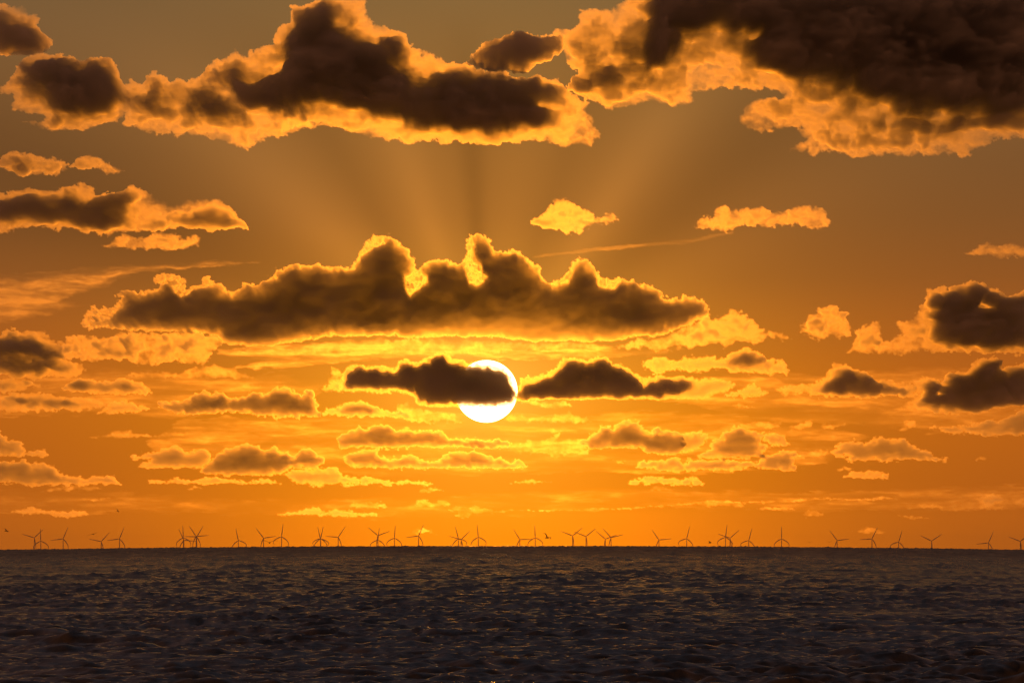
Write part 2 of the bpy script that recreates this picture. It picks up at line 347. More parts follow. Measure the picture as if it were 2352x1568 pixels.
CLOUDS = """# key col row k tmax amp scale tex depth | label | outline | [core tau w: pts] ...
A1 0 0 .065 1.10 5 40 .5 -2|dark brown cloud with a thin orange top in the upper left corner|-60 10 30 25 90 50 150 55 200 95 265 110 270 180 290 240 360 290 330 350 200 380 60 375 -60 370|5 14:-60 90 40 110 100 160 200 200 280 240 320 300 200 360 -60 360
A2 0 0 .065 1.21 6 45 .6 0|brown double-humped cloud with a glowing orange fringe, below the upper left corner cloud|0 610 40 560 110 510 170 430 220 380 310 360 350 390 430 380 520 415 600 430 660 400 740 390 800 450 830 520 850 600 900 640 900 740 800 850 600 890 450 900 330 900 250 870 170 850 300 830 330 800 200 780 110 770 80 720 100 650 0 650|4.5 16:180 480 280 440 480 430 540 480 600 500 680 440 760 470 810 560 820 680 780 760 640 790 480 780 390 720 350 620 200 570|1.2 20:60 560 250 400 500 380 760 400 850 600 800 740 400 800 200 700
A3 0 0 .065 1.38 8 50 .75 1|ragged bright orange cloud band bridging the double-humped cloud and the towering cloud|820 600 900 560 960 600 1000 540 1060 510 1120 520 1180 560 1250 530 1290 560 1340 520 1400 500 1480 440 1500 400 1560 430 1620 540 1700 600 1900 640 2100 760 2200 880 2100 870 1990 880 1950 940 1850 960 1760 1010 1700 1040 1600 1000 1500 970 1400 940 1300 950 1200 920 1100 930 1000 900 930 880 850 850|2.2 14:1330 640 1420 600 1550 650 1600 750 1570 810 1450 800 1340 760|1.0 14:980 680 1060 670 1080 740 1010 760|1.3 22:900 640 1100 560 1300 560 1500 540 1700 700 1750 850 1500 860 1200 800 900 760
A4 3 3 .065 1.43 9 60 .6 -1|towering dark brown cloud with glowing orange tops at the top of the photo|500 140 540 115 560 130 590 120 600 105 628 108 632 75 645 50 665 50 680 20 705 10 725 0 735 -20 840 -20 845 10 842 35 858 58 875 65 905 68 925 80 930 100 960 115 975 125 990 120 1010 135 1025 150 1040 150 1070 148 1085 155 1100 160 1130 168 1170 170 1200 178 1240 180 1275 185 1290 200 1330 225 1355 235 1358 260 1370 285 1375 310 1365 330 1330 338 1290 335 1260 325 1200 325 1150 322 1080 325 1020 325 960 332 900 322 850 315 790 305 770 290 720 285 650 300 600 260 530 240 500 220 470 190|6 20:525 190 560 180 600 190 640 180 655 150 645 110 668 75 692 48 715 30 745 20 775 30 772 70 800 85 860 95 900 92 915 115 930 150 950 190 975 190 1000 172 1030 165 1080 165 1150 170 1230 185 1290 215 1290 240 1240 245 1260 270 1240 290 1190 300 1130 310 1080 314 1010 300 950 288 900 280 860 272 800 252 720 240 600 248 545 235
A5 1 0 0.3 2.2 7 40 .6 -3|small dark grey ragged cloud between the towering cloud and the huge dark cloud|870 440 930 360 970 310 1100 270 1200 240 1330 260 1450 270 1530 260 1530 330 1450 390 1350 450 1300 500 1150 500 1050 490 900 460|4.5 16:900 435 1000 380 1120 300 1230 265 1330 290 1480 290 1490 330 1400 390 1280 450 1080 460
A6 3 3 .065 1.43 9 60 .7 0|huge dark brown cloud filling the upper right corner with a blazing orange underside|1240 85 1280 70 1320 65 1335 50 1325 15 1345 20 1365 25 1400 25 1415 10 1435 0 1440 -30 2420 -30 2420 322 2352 312 2290 318 2240 340 2215 355 2150 358 2050 355 2020 362 1960 355 1900 350 1850 352 1815 350 1812 338 1850 325 1840 310 1835 298 1800 292 1740 305 1700 285 1690 275 1715 245 1730 225 1765 235 1800 212 1720 206 1650 200 1600 210 1590 235 1560 245 1500 235 1450 245 1400 245 1365 235 1330 215 1300 200 1330 170 1290 130 1270 110 1240 100|7 22:1490 -30 2420 -30 2420 245 2352 250 2250 252 2130 250 2060 240 2020 225 1990 205 1900 185 1800 170 1740 150 1715 120 1730 75 1640 62 1560 78 1545 110 1520 150 1480 170 1430 180 1390 190 1350 205 1300 195 1290 180 1360 178 1420 165 1460 140 1472 110 1478 60 1500 30|2.2 10:2210 278 2270 268 2340 278 2420 285 2420 300 2270 300|1.8 9:1980 232 2030 225 2060 240 2010 252|1.2 9:2060 295 2130 285 2200 295 2130 312 2060 310|1.1 16:1300 60 1370 45 1420 60 1440 120 1380 150 1320 120|1.2 12:1850 262 1950 255 2060 270 2180 262 2300 285 2200 305 2050 300 1900 290
A7 0 0 0.14 1.45 5 30 .6 0|small orange dark-footed cloud at the left edge, above a long brown cloud|-20 1150 20 1080 60 1045 120 1035 170 1060 240 1060 330 1080 400 1090 450 1105 480 1140 450 1170 400 1200 250 1200 150 1210 100 1180 20 1160|3 10:60 1130 130 1120 190 1170 180 1210 110 1200
A8 0 0 .12 1.1 4 25 .6 0|little arched orange cloud trailing a wisp to the right|490 1150 520 1100 570 1080 640 1065 690 1085 720 1120 780 1140 860 1165 800 1180 740 1200 700 1170 640 1140 560 1170|2 8:510 1150 600 1120 650 1135 620 1165
A9 3 3 .065 1.43 7 50 .7 0|long brown cloud with orange edges and a dark right tip, at the left edge|-30 450 20 440 75 430 100 440 145 428 190 425 215 430 220 445 250 440 275 442 300 432 330 435 350 455 375 465 400 470 430 460 475 455 510 462 540 480 555 500 570 525 530 530 480 530 430 525 400 530 330 530 250 540 200 535 150 525 100 522 50 525 10 535 -30 535|3.6 10:-30 465 40 455 100 450 170 450 200 475 215 460 250 445 300 440 320 450 300 475 295 500 280 520 210 525 150 512 60 500 0 510 -30 505|3 10:430 510 450 490 490 482 530 495 565 522 520 528 440 524|1.6 8:320 518 370 505 380 520 340 530
A10 0 1 0.14 1.2 5 30 .5 0|bright orange lens-shaped cloud just under the tip of the long brown cloud|700 230 760 200 800 165 860 135 900 150 940 180 1010 165 1080 140 1200 135 1250 165 1300 160 1350 150 1390 180 1370 225 1250 250 1100 255 1000 250 900 245 760 250
A11 3 3 0.012 0.22 4 20 .55 3|faint tan streaks of high cloud fanning from the left edge|-40 640 100 622 250 610 500 600 600 602 500 612 330 625 260 650 150 690 200 702 60 735 -40 750
B1 S S .38 6.5 6 34 .25 -1|large crown-shaped cloud with towers edged in bright yellow, right above the sun|0:550 790 590 700 640 655 690 660 760 655 820 640 850 590 790 570 850 540 980 550 1040 520 1080 525 1100 510 1070 480 1080 440 1150 410 1220 430 1250 420 1275 460 1290 530 1340 510 1390 460 1430 445 1470 480 1530 500 1540 530 1600 545 1700 490 1780 500 1840 450 1880 440 1900 400 1950 375 2000 345 2060 345 2120 365 2200 350 2280 385 2352 365 ;1:20 370 80 365 110 310 150 260 170 200 220 160 290 150 350 165 410 200 450 240 480 290 510 370 515 400 545 370 590 335 650 315 740 320 790 350 820 345 830 320 860 280 860 210 890 155 940 145 990 165 1030 190 1045 240 1060 265 1100 255 1140 265 1180 245 1230 260 1280 300 1320 350 1365 370 1370 405 1390 435 1420 475 1470 485 1500 450 1550 410 1580 350 1620 325 1650 315 1700 335 1730 370 1780 410 1800 460 1850 455 1900 435 1945 450 1970 470 2010 450 2060 480 2120 500 2180 530 2230 580 2330 590 ;2:0 560 60 580 140 590 170 640 180 690 140 740 60 770 0 795 ;1:2200 850 2000 870 1800 885 1500 892 1200 880 1000 862 900 855 700 855 450 865 300 855 0 850 ;0:2200 865 2000 900 1900 920 1700 930 1550 900 1500 850 1400 830 1200 820 1000 820 900 810 780 800 720 790 640 800
B2 2 1 0.12 1.4 8 45 .6 1|bright orange ragged cloud tail reaching right from the crown-shaped cloud|-500 920 -250 870 -60 830 0 800 140 740 190 700 210 740 280 710 310 680 350 655 400 680 440 720 480 740 530 780 600 810 700 840 780 860 700 880 600 870 500 900 350 900 300 930 200 910 100 930 0 920 -200 950 -400 935|1.0 10:300 820 400 815 450 840 360 850
B3 0 1 0.12 1.45 8 40 .75 1|mottled golden cloud sheet under the left half of the crown-shaped cloud|400 900 480 850 540 830 600 860 700 850 780 860 800 820 900 815 1000 830 1200 825 1350 820 1450 835 1550 850 1530 900 1480 930 1440 990 1400 1045 1250 1030 1000 1040 850 1020 600 1020 450 1010 300 1010 380 950|1.8 10:700 950 800 930 880 970 820 1010 720 990|1.5 10:1200 870 1350 860 1400 890 1280 920|1.2 10:820 870 890 880 920 950 860 930
B4 1 1 .05 .75 5 40 .5 2|soft yellow cloud band hugging the flat base of the crown-shaped cloud|-900 965 -600 940 -300 930 0 885 200 870 270 850 350 880 600 860 800 880 1100 890 1500 895 1700 890 1860 925 1800 950 1500 960 1200 950 900 975 600 970 300 970 0 970 -500 985
C1 0 1 .10 1.2 7 40 .6 0|brown orange-outlined cloud at the left edge, level with the base of the crown|-60 850 0 850 50 820 100 808 160 830 220 815 290 808 340 850 390 900 430 940 450 1000 560 1050 590 1100 520 1130 430 1140 300 1140 150 1130 -60 1125|2.8 12:-60 865 100 865 200 855 260 880 310 930 400 980 380 1005 200 1000 -60 1000|1.8 12:-60 1035 150 1030 300 1035 450 1060 430 1110 200 1110 -60 1115|1.0 20:-60 830 250 830 420 960 500 1090 300 1120 -60 1120
C2 0 1 .12 1.0 5 30 .6 0|small brown-centred cloud at the left edge, above a long flat one|-60 1150 100 1140 200 1150 250 1180 300 1200 200 1215 150 1235 -60 1235|2 9:-60 1160 80 1165 180 1205 60 1225 -60 1220
C3 0 1 0.3 2.6 4 30 .4 0|low twin-domed golden cloud with brown hollows, left of the sun|420 1200 470 1170 540 1140 620 1140 680 1165 760 1160 820 1132 900 1150 970 1170 1030 1210 1050 1245 900 1250 700 1250 560 1240 440 1230|1.6 8:480 1190 560 1160 640 1160 600 1210 520 1220|1.1 9:700 1180 800 1160 900 1190 930 1220 800 1235 700 1230
C4 0 1 .12 1.0 6 35 .6 0|long flat brownish cloud at the left edge, beside and below the twin-domed one|-60 1280 80 1240 200 1230 330 1250 450 1270 560 1280 700 1280 710 1310 680 1350 560 1365 400 1360 200 1375 50 1370 -60 1350|1.8 10:20 1310 120 1270 300 1270 450 1290 550 1320 450 1345 200 1340 50 1340
C5 0 1 0.3 2.3 5 25 .6 0|small golden tuft just below the twin-domed cloud|670 1385 740 1360 760 1310 820 1295 900 1300 960 1330 1030 1355 960 1370 850 1380 740 1395
C6 0 1 .08 .6 4 30 .4 1|thin pale golden strip of cloud under the mottled golden sheet|860 1130 900 1100 1000 1100 1150 1095 1230 1110 1300 1070 1400 1065 1480 1040 1560 1075 1610 1075 1680 1100 1740 1135 1600 1140 1300 1140 1000 1135
C7 0 1 0.5 4.6 5 30 .3 0|elongated humped cloud with a bright wavy yellow rim, left of the sun|1090 1310 1130 1295 1200 1290 1290 1290 1340 1250 1400 1225 1460 1245 1540 1240 1600 1285 1690 1260 1730 1240 1780 1230 1830 1255 1870 1210 1930 1195 2000 1215 2070 1260 2110 1215 2160 1220 2185 1270 2195 1350 2230 1390 2150 1410 1950 1410 1780 1405 1700 1385 1500 1380 1300 1400 1270 1380 1150 1370 1110 1345
C8 0 1 .15 .8 4 20 .5 1|tiny feathery cloud above the middle of the humped cloud with the wavy rim|1640 1215 1700 1175 1750 1190 1790 1190 1720 1225
C9 0 1 .08 .7 4 30 .4 1|flat golden cloud strip in clear sky below the elongated humped cloud|600 1550 660 1530 740 1525 800 1500 890 1495 940 1525 1050 1530 1200 1510 1280 1515 1330 1535 1200 1545 1000 1550 800 1550
D1 1 1 .24 6 4 26 .3 -2|dark brown yellow-rimmed cloud crossing the face of the sun from the left|0 1230 -10 1180 0 1100 40 1060 110 1045 170 1060 250 1050 330 1065 370 1080 390 1020 440 1000 520 1025 580 1000 640 970 720 965 770 1000 850 1015 880 1042 940 1030 1000 1030 1050 1055 1130 1070 1175 1125 1212 1200 1218 1275 1180 1322 1120 1342 1000 1350 780 1345 620 1340 520 1325 490 1260 380 1240 200 1240 60 1235|3.6 2.6:15 1200 30 1120 60 1085 120 1065 250 1072 360 1100 400 1050 440 1022 520 1045 600 1018 650 990 715 985 760 1020 830 1050 900 1058 950 1060 1010 1050 1050 1078 1120 1088 1150 1120 1170 1160 1196 1205 1204 1255 1170 1300 1100 1322 1000 1328 780 1325 620 1322 530 1310 500 1250 380 1225 200 1225 60 1222
D2 0 1 .12 .9 6 25 .6 -1|upright yellow wisp clinging to the left end of the cloud across the sun|2170 1215 2250 1190 2270 1150 2270 1070 2320 1080 2352 1110 2400 1150 2352 1240 2250 1230
D3 1 1 0.26 2.4 5 26 .5 -2|dark two-peaked cloud with a bright yellow crest, touching the sun from the right|1150 1275 1215 1265 1222 1200 1220 1135 1280 1135 1400 1110 1460 1060 1530 1005 1600 1000 1690 1020 1750 990 1810 985 1855 1020 1870 1050 1920 1035 1990 1070 2040 1110 2080 1140 2130 1130 2200 1115 2300 1130 2412 1130 2480 1150 2550 1140 2640 1160 2720 1190 2650 1230 2590 1250 2500 1290 2350 1290 2250 1290 2000 1288 1700 1285 1400 1292 1250 1295|5 6:1198 1238 1300 1190 1400 1150 1480 1100 1550 1035 1620 1030 1690 1050 1750 1020 1800 1015 1860 1060 1920 1065 2000 1110 2040 1165 2090 1185 2180 1150 2300 1160 2400 1165 2420 1190 2350 1230 2200 1262 1700 1275 1198 1284
D4 1 1 .08 .5 5 30 .6 3|pale golden cloud patch hanging beneath the dark two-peaked cloud|1210 1300 1330 1290 1450 1300 1560 1300 1600 1340 1500 1350 1350 1345
D5 1 1 .08 .5 5 30 .6 3|thin golden cloud ripple to the right of the bottom of the sun|1100 1440 1160 1390 1300 1410 1450 1400 1560 1380 1700 1420 1730 1435 1500 1450 1250 1440
D6 1 1 .08 .5 6 30 .6 3|soft golden cloud patch to the left of the bottom of the sun|340 1390 380 1330 450 1290 480 1340 620 1360 760 1380 830 1430 700 1440 500 1440 380 1420
D7 1 1 0.26 2.2 5 30 .5 2|low golden mound of cloud with a brown base, right of the elongated humped cloud|-140 1370 -60 1345 0 1330 60 1300 130 1290 200 1310 270 1350 330 1370 440 1370 540 1440 400 1420 250 1410 0 1405 -120 1400|1.6 8:-20 1370 80 1320 180 1330 270 1375 200 1395 0 1390
E1 2 1 0.14 1.45 7 35 .7 0|bright orange upright puff of cloud standing alone, right of the crown's tail|800 830 820 780 880 700 930 700 950 650 1010 632 1060 650 1080 690 1130 700 1155 750 1150 840 1090 870 1040 840 940 880 880 850
E2 2 1 .11 1.2 6 35 .6 0|large dark dome-shaped cloud with an orange skirt at the right edge|1110 975 1180 920 1190 800 1260 775 1320 740 1360 760 1380 830 1400 890 1460 870 1460 840 1530 830 1480 790 1465 740 1550 730 1600 735 1640 650 1670 600 1690 540 1740 515 1800 505 1830 525 1900 510 1960 490 2020 475 2080 490 2120 520 2180 530 2230 565 2300 555 2420 540 2420 980 2200 965 1900 960 1650 955 1400 975 1200 965|4.2 9:1690 620 1720 560 1780 575 1850 545 2000 500 2080 510 2200 570 2420 575 2420 945 2150 935 1850 910 1720 880 1720 780 1700 720 1750 650
E3 2 1 .13 1.1 6 28 .6 0|brown pyramid-shaped cloud outlined in orange, below the lone upright puff|650 1215 730 1195 830 1175 900 1170 980 1150 1000 1090 1050 1045 1120 1040 1180 1080 1240 1090 1290 1105 1320 1150 1400 1165 1450 1155 1530 1170 1600 1180 1620 1260 1500 1270 1300 1270 1000 1265 870 1275 850 1250 700 1255|3.4 8:930 1230 990 1150 1080 1100 1200 1100 1280 1125 1380 1190 1500 1210 1580 1240 1400 1260 1000 1250
E4 2 1 .13 1.2 6 30 .6 0|dark stepped orange-rimmed cloud at the right edge, beneath the dome-shaped one|1510 1340 1550 1290 1600 1270 1600 1190 1560 1160 1600 1135 1700 1140 1750 1130 1800 1160 1830 1105 1900 1085 1980 1090 2010 1020 2060 1000 2130 990 2180 1020 2200 1090 2250 1055 2340 1045 2420 1050 2420 1340 2300 1330 2200 1350 2000 1385 1850 1390 1740 1380 1600 1355|4 8:1650 1280 1690 1180 1800 1180 1860 1120 1990 1110 2060 1020 2150 1020 2210 1110 2300 1070 2420 1070 2420 1320 2250 1320 2100 1355 1900 1355 1750 1320
E5 2 1 0.24 1.9 6 30 .5 0|golden arched cloud with brown heart, above the right end of the two-peaked cloud|-290 1040 -200 990 -150 1000 -60 1020 0 1000 100 985 200 990 280 1000 330 970 380 940 440 935 520 960 580 1010 640 1020 680 1015 720 1070 735 1125 600 1105 500 1110 400 1090 250 1080 100 1100 0 1090 -100 1090 -180 1120|2.4 9:320 1040 400 980 470 970 560 1010 580 1060 450 1060 350 1055
E6 2 1 0.22 1.9 5 25 .5 0|small golden wedge of cloud off the right tip of the two-peaked cloud|270 1270 350 1220 420 1210 490 1175 530 1210 590 1240 600 1260 500 1275 350 1270
E7 2 1 .15 .7 3 18 .5 0|tiny golden wisp right below the small golden wedge|330 1330 400 1305 440 1325 500 1340 400 1345
E8 2 1 .10 .8 5 30 .5 0|thin orange-pink cloud at the right edge, high above the dome-shaped one|1940 290 2000 260 2080 210 2130 240 2230 210 2420 240 2420 310 2150 310 2050 295
E9 2 1 0.13 1.3 6 30 .5 0|long bright golden cloud floating alone under the huge dark cloud|90 95 130 40 200 30 240 -40 290 -50 330 -15 400 -30 530 -35 600 0 700 -10 780 -40 850 -55 940 -40 1000 0 1045 60 1040 90 940 110 860 100 780 90 640 105 500 90 400 95 320 130 250 115 150 110
E10 1 1 0.14 1.3 6 28 .5 0|small bright yellow dark-tailed cloud, high above the right tower of the crown|1300 70 1380 10 1440 -50 1480 -90 1540 -90 1620 -50 1700 -10 1780 45 1830 10 1900 15 1910 50 1830 95 1750 80 1700 110 1660 145 1560 140 1480 130 1400 110|1.8 9:1310 75 1400 60 1540 115 1500 132 1400 110
E11 1 1 0.1 0.07 2 30 .4 0|faint straight vapour trail rising to the right above the crown-shaped cloud|1300 315 1320 300 1700 250 2352 185 2700 130 2700 150 2352 215 1700 275
F1 0 2 0.26 2.4 6 30 .5 2|pale orange cloud clump at the left edge, low in the sky|-60 150 0 150 40 185 120 195 170 230 180 290 230 265 310 270 330 300 300 320 100 320 -60 325|.9 10:-60 190 60 220 100 290 -60 310
F2 0 2 0.32 2.8 5 28 .4 2|wide low cloud sloping down to the right from the left edge|-60 350 100 350 180 330 220 370 300 350 370 375 410 430 500 460 560 455 620 470 700 445 790 450 840 505 700 515 640 520 400 520 200 525 100 500 -60 490|1.1 10:-60 370 180 350 360 390 400 440 560 475 600 500 300 505 100 490 -60 480
F3 0 2 .10 .5 4 25 .5 3|flat sliver of cloud tucked under the low sloping cloud|280 560 350 535 500 520 650 520 700 540 600 555 400 555
F4 0 2 0.38 3.1 5 28 .4 1|orange layered mound of cloud, leftmost of the low chain below the sun|890 335 920 305 1000 300 1080 280 1160 255 1240 248 1300 285 1380 265 1440 280 1460 330 1440 360 1400 395 1250 400 1050 395 970 390 980 360 1050 340 950 342|1.2 9:1060 330 1180 275 1270 290 1330 330 1400 360 1300 390 1120 380
F5 0 2 0.5 4.0 5 28 .25 1|broad smooth dome of cloud with a thin bright edge and a flat brown base|1440 360 1500 290 1560 270 1640 245 1700 232 1780 235 1830 275 1890 248 1930 290 1990 285 2020 330 2080 270 2140 265 2200 300 2250 320 2230 360 2180 400 2000 400 1950 440 1700 450 1400 440 1380 405
F6 1 2 0.5 4.3 5 26 .3 1|long bumpy cloud with a crisp golden rim below and left of the sun|-30 190 0 165 50 150 130 110 170 125 250 95 330 90 380 140 450 115 520 145 600 130 680 145 730 190 800 180 850 200 920 190 1000 210 1120 205 1180 230 1150 260 1000 265 700 250 560 250 400 260 150 265 -20 262
F7 1 2 0.45 4.0 5 26 .4 1|lower chain of golden humped cloud beneath the long bumpy cloud|10 330 40 300 100 280 200 265 250 260 265 310 330 330 400 320 470 290 530 320 600 340 650 350 700 320 750 280 800 268 860 290 910 270 980 290 1030 320 1060 340 1100 320 1150 350 1220 340 1290 385 1200 405 900 400 700 405 400 405 100 390 30 380
F8 1 2 .09 .7 7 28 .7 2|pale feathery cloud between two rimmed clouds, straight below the sun|1150 290 1180 240 1280 205 1350 225 1440 175 1500 175 1500 230 1560 190 1640 180 1690 250 1700 300 1500 310 1350 290
F9 1 2 0.5 4.4 5 26 .3 1|low peaked cloud with a fine golden rim, below and right of the sun|1640 220 1700 170 1780 130 1800 100 1850 105 1870 130 1920 80 1980 62 2030 80 2080 120 2130 150 2170 120 2220 150 2300 140 2360 165 2370 250 2350 300 2300 310 2100 300 2050 270 1900 262 1700 265
F10 2 2 0.36 3.1 6 25 .5 1|ragged golden clump right beside the low peaked cloud|0 150 60 160 100 150 160 160 165 230 120 260 0 300 -10 250 0 200
F11 2 2 0.4 3.3 6 28 .5 1|cube-like golden cloud with a smooth brown face, right of the low peaked cloud|250 200 290 150 350 110 420 120 500 135 540 170 545 220 600 260 540 300 520 330 400 340 280 330 70 320 200 260 180 230|1.2 8:315 200 380 135 480 155 530 200 520 238 330 235|1.3 8:230 290 290 255 370 280 330 305
F12 2 2 0.34 2.8 6 22 .5 1|round golden puff against the right side of the cube-like cloud|550 210 560 160 610 148 680 160 740 220 720 250 620 255
F13 2 2 .10 .7 5 25 .5 2|golden streak of cloud lying on top of the cube-like cloud|400 100 480 80 600 70 680 85 690 120 560 130 420 125
F14 2 2 .12 .8 5 20 .5 2|small golden fleck, first to the right of the streak above the cube-like cloud|725 115 800 95 880 65 905 110 820 130 750 135
F15 2 2 .12 .7 4 20 .5 2|small golden fleck, second to the right of the streak above the cube-like cloud|935 110 1020 90 1100 90 1130 105 1010 135
F16 2 2 0.4 3.5 6 28 .5 0|long dark-bellied golden cloud, lowest of the pile under the cube-like cloud|-330 400 -290 350 -200 345 -80 330 -20 340 0 365 60 335 150 345 250 330 320 340 520 360 540 300 620 300 700 275 780 280 830 330 740 335 800 390 810 420 700 410 550 400 300 415 100 420 -200 415|1.9 8:30 378 100 360 250 355 330 355 500 385 480 400 280 408 50 405|1.9 8:555 380 620 335 720 355 750 400 600 400
F17 2 2 0.36 3.0 6 28 .5 1|broad orange cloud with two brown humps, low on the right|1035 300 1060 250 1170 200 1260 220 1370 170 1430 205 1530 190 1600 230 1650 270 1700 280 1760 320 1800 315 1815 350 1600 345 1350 350 1200 355 1090 350 1150 320 1050 315|1.2 9:1280 245 1370 195 1440 220 1540 215 1600 270 1450 285 1300 280
F18 2 2 .12 .7 5 20 .5 1|small curl of cloud off the left end of the broad two-humped one|850 310 880 285 940 265 1030 265 1000 310 930 320
F19 2 2 .12 .6 4 20 .5 1|tiny peaked cloud directly under the broad two-humped one|1045 410 1130 388 1190 408 1100 418
F20 2 2 0.34 2.3 4 22 .5 1|low lens of cloud beneath the tiny peaked one|1110 465 1180 420 1250 425 1350 415 1420 440 1410 470 1250 470
F21 2 2 .12 .8 5 22 .5 1|slanting orange tuft under the dark stepped cloud|1480 140 1530 80 1600 65 1630 90 1590 130 1520 145
F22 2 2 0.28 2.4 6 28 .6 1|stretched orange cloud with a dark right end, low at the right edge|1690 125 1730 100 1760 125 1830 100 1940 115 2040 80 2150 60 2200 75 2240 50 2280 20 2300 0 2420 0 2420 175 2100 175 1900 165 1780 155|1.2 10:2300 20 2420 10 2420 150 2330 140 2260 90
F23 2 2 .12 .6 3 18 .5 1|tiny lone cloud right of the broad two-humped one|2005 345 2060 318 2105 330 2100 348
F24 1 2 .20 .32 3 20 .5 3|long hair-thin line of cloud low over the sea, right half|1200 686 1500 683 1900 675 2352 640 2560 622 2780 632 3060 618 3260 607 3560 610 3740 592 3830 615 3560 622 3260 620 3060 634 2780 642 2560 634 2352 652 1900 685 1500 693
F25 2 2 .10 .5 4 22 .5 2|wavy orange cloud hanging on the hair-thin line|100 650 170 622 240 620 400 635 440 665 380 670 250 655 130 660
F26 2 2 .12 .5 4 18 .5 2|low double tuft below the hair-thin line|500 685 560 660 640 670 700 665 780 685 650 692
F27 2 2 .12 .5 4 18 .5 2|small flat-based cloud lowest under the hair-thin line|800 720 850 690 930 690 980 725 850 730
F28 2 2 .05 .32 5 30 .7 3|faint spread of cloud low at the right edge above the turbines|1510 665 1600 655 1700 650 1870 650 1900 625 1940 635 2040 600 2100 570 2200 580 2420 560 2420 640 2260 690 2050 690 1900 690 1700 680 1600 680
F29 2 2 .10 .3 4 20 .5 3|faint smear just below the spread of cloud at the right edge|1480 730 1580 722 1700 745 1560 748
F30 2 2 .12 .28 3 22 .5 3|faint lens of cloud right behind a turbine at the lower right|1165 835 1230 825 1280 800 1340 815 1420 845 1300 848 1200 842
F31 0 2 0.3 1.8 4 22 .5 2|flat knobbly cloud above the leftmost turbines|80 710 150 680 230 665 290 690 360 690 400 700 500 685 560 690 615 720 500 740 380 740 330 715 200 718
F32 0 2 .10 .4 3 18 .5 2|faint row of small tufts above the flat knobbly cloud|540 628 580 605 660 605 720 597 800 608 700 615
F33 0 2 0.4 2.8 4 22 .5 1|narrow scalloped cloud under the broad smooth dome|1010 505 1030 480 1080 475 1150 485 1230 460 1300 490 1360 480 1400 460 1500 460 1600 475 1700 490 1780 470 1870 480 1940 500 1700 508 1400 508 1200 508
F34 0 2 .12 .5 3 18 .5 2|tiny cloud directly beneath the narrow scalloped one|1280 542 1340 518 1400 542
F35 0 2 0.3 1.8 4 24 .5 2|long low cloud over the turbines left of centre, wispy at its ends|1880 725 1950 705 2030 700 2100 680 2200 675 2250 700 2310 675 2400 690 2500 705 2590 710 2600 735 2300 727 2100 724
F36 0 2 0.34 2.6 6 26 .6 1|ragged golden cloud tapering right, under the lower humped chain|1950 440 2000 400 2150 400 2300 395 2352 440 2450 465 2540 455 2630 490 2710 478 2830 485 2910 485 3000 500 2950 515 2650 512 2352 515 2200 515 2050 510
F37 1 2 .12 .5 4 20 .5 2|small low mound of cloud straight above the wide Y-shaped turbine|25 675 80 640 170 630 230 645 300 640 320 668 180 680
F38 1 2 .12 .45 5 20 .5 2|small tufted cloud low below the ragged tapering one|490 660 510 625 560 607 630 640 700 620 760 650 640 670
F39 1 2 .12 .5 3 18 .5 2|tiny flat cloud just below the right tip of the ragged tapering one|525 560 560 540 640 535 700 555 600 565
F40 1 2 .10 .4 5 22 .6 2|thin ragged cloud at the left end of the hair-thin line|730 690 800 660 850 670 930 660 980 680 1100 680 1200 695 1000 710 900 715 880 740 780 740 800 700
F41 1 2 .12 .5 4 18 .5 2|tiny golden cloud directly below the sun's right side|1390 150 1440 120 1540 135 1480 155
F42 1 2 .12 .35 3 18 .5 2|faint narrow cloud in the glow below the feathery cloud|1110 500 1200 490 1270 480 1340 480 1460 495 1300 505
F43 1 2 .12 .6 4 20 .5 2|small pale cloud under the base of the low peaked cloud|1870 350 1900 335 1960 345 1920 365
F44 1 2 0.4 2.8 5 24 .5 1|thin golden cloud with a peaked left end, under the long dark-bellied one|1960 520 1990 475 2050 470 2180 448 2240 465 2352 470 2430 455 2480 480 2490 515 2352 520 2200 500 2050 512
F45 1 2 .12 .5 3 18 .5 2|tiny wedge of cloud right beneath the thin golden peaked one|2120 550 2180 520 2300 555
F46 1 2 .12 .25 4 18 .6 3|faint arched cloud behind the turbines left of centre|455 855 490 830 560 812 620 830 665 862 600 840 520 845
G1 3 3 0.05 0.2 5 16 .7 4|thin gold cirrus lines between the crown-shaped cloud and the top of the sun|500 800 620 790 800 786 1000 792 1180 800 1400 796 1540 806 1500 818 1300 822 1180 826 1000 822 800 832 640 850 540 846 600 828 500 815
G2 3 3 0.02 0.035 6 22 .6 5|wide faint amber veil of cloud across the glow just above the turbines|-40 1120 300 1130 600 1150 1000 1140 1400 1120 1800 1130 2400 1110 2400 1170 1900 1175 1500 1165 1200 1185 800 1190 400 1175 -40 1180
G3 3 3 0.02 0.05 7 26 .6 4|faint amber veil of cloud behind the small clouds at the lower left|-60 840 150 830 330 850 500 870 640 860 760 880 700 930 500 950 420 960 200 950 -60 960
G4 3 3 0.02 0.05 7 26 .6 4|faint brownish veil of cloud behind the small clouds at the lower right|1540 870 1760 850 1900 860 2100 840 2420 850 2420 990 2200 1000 1900 975 1700 960 1600 930 1480 915
G5 3 3 0.02 0.06 7 24 .6 4|faint golden veil of cloud stretched under the sun behind the rimmed clouds|420 960 700 950 900 945 1200 950 1500 945 1800 955 2000 1000 1900 1070 1600 1090 1300 1085 1000 1095 700 1090 450 1080 330 1020
"""
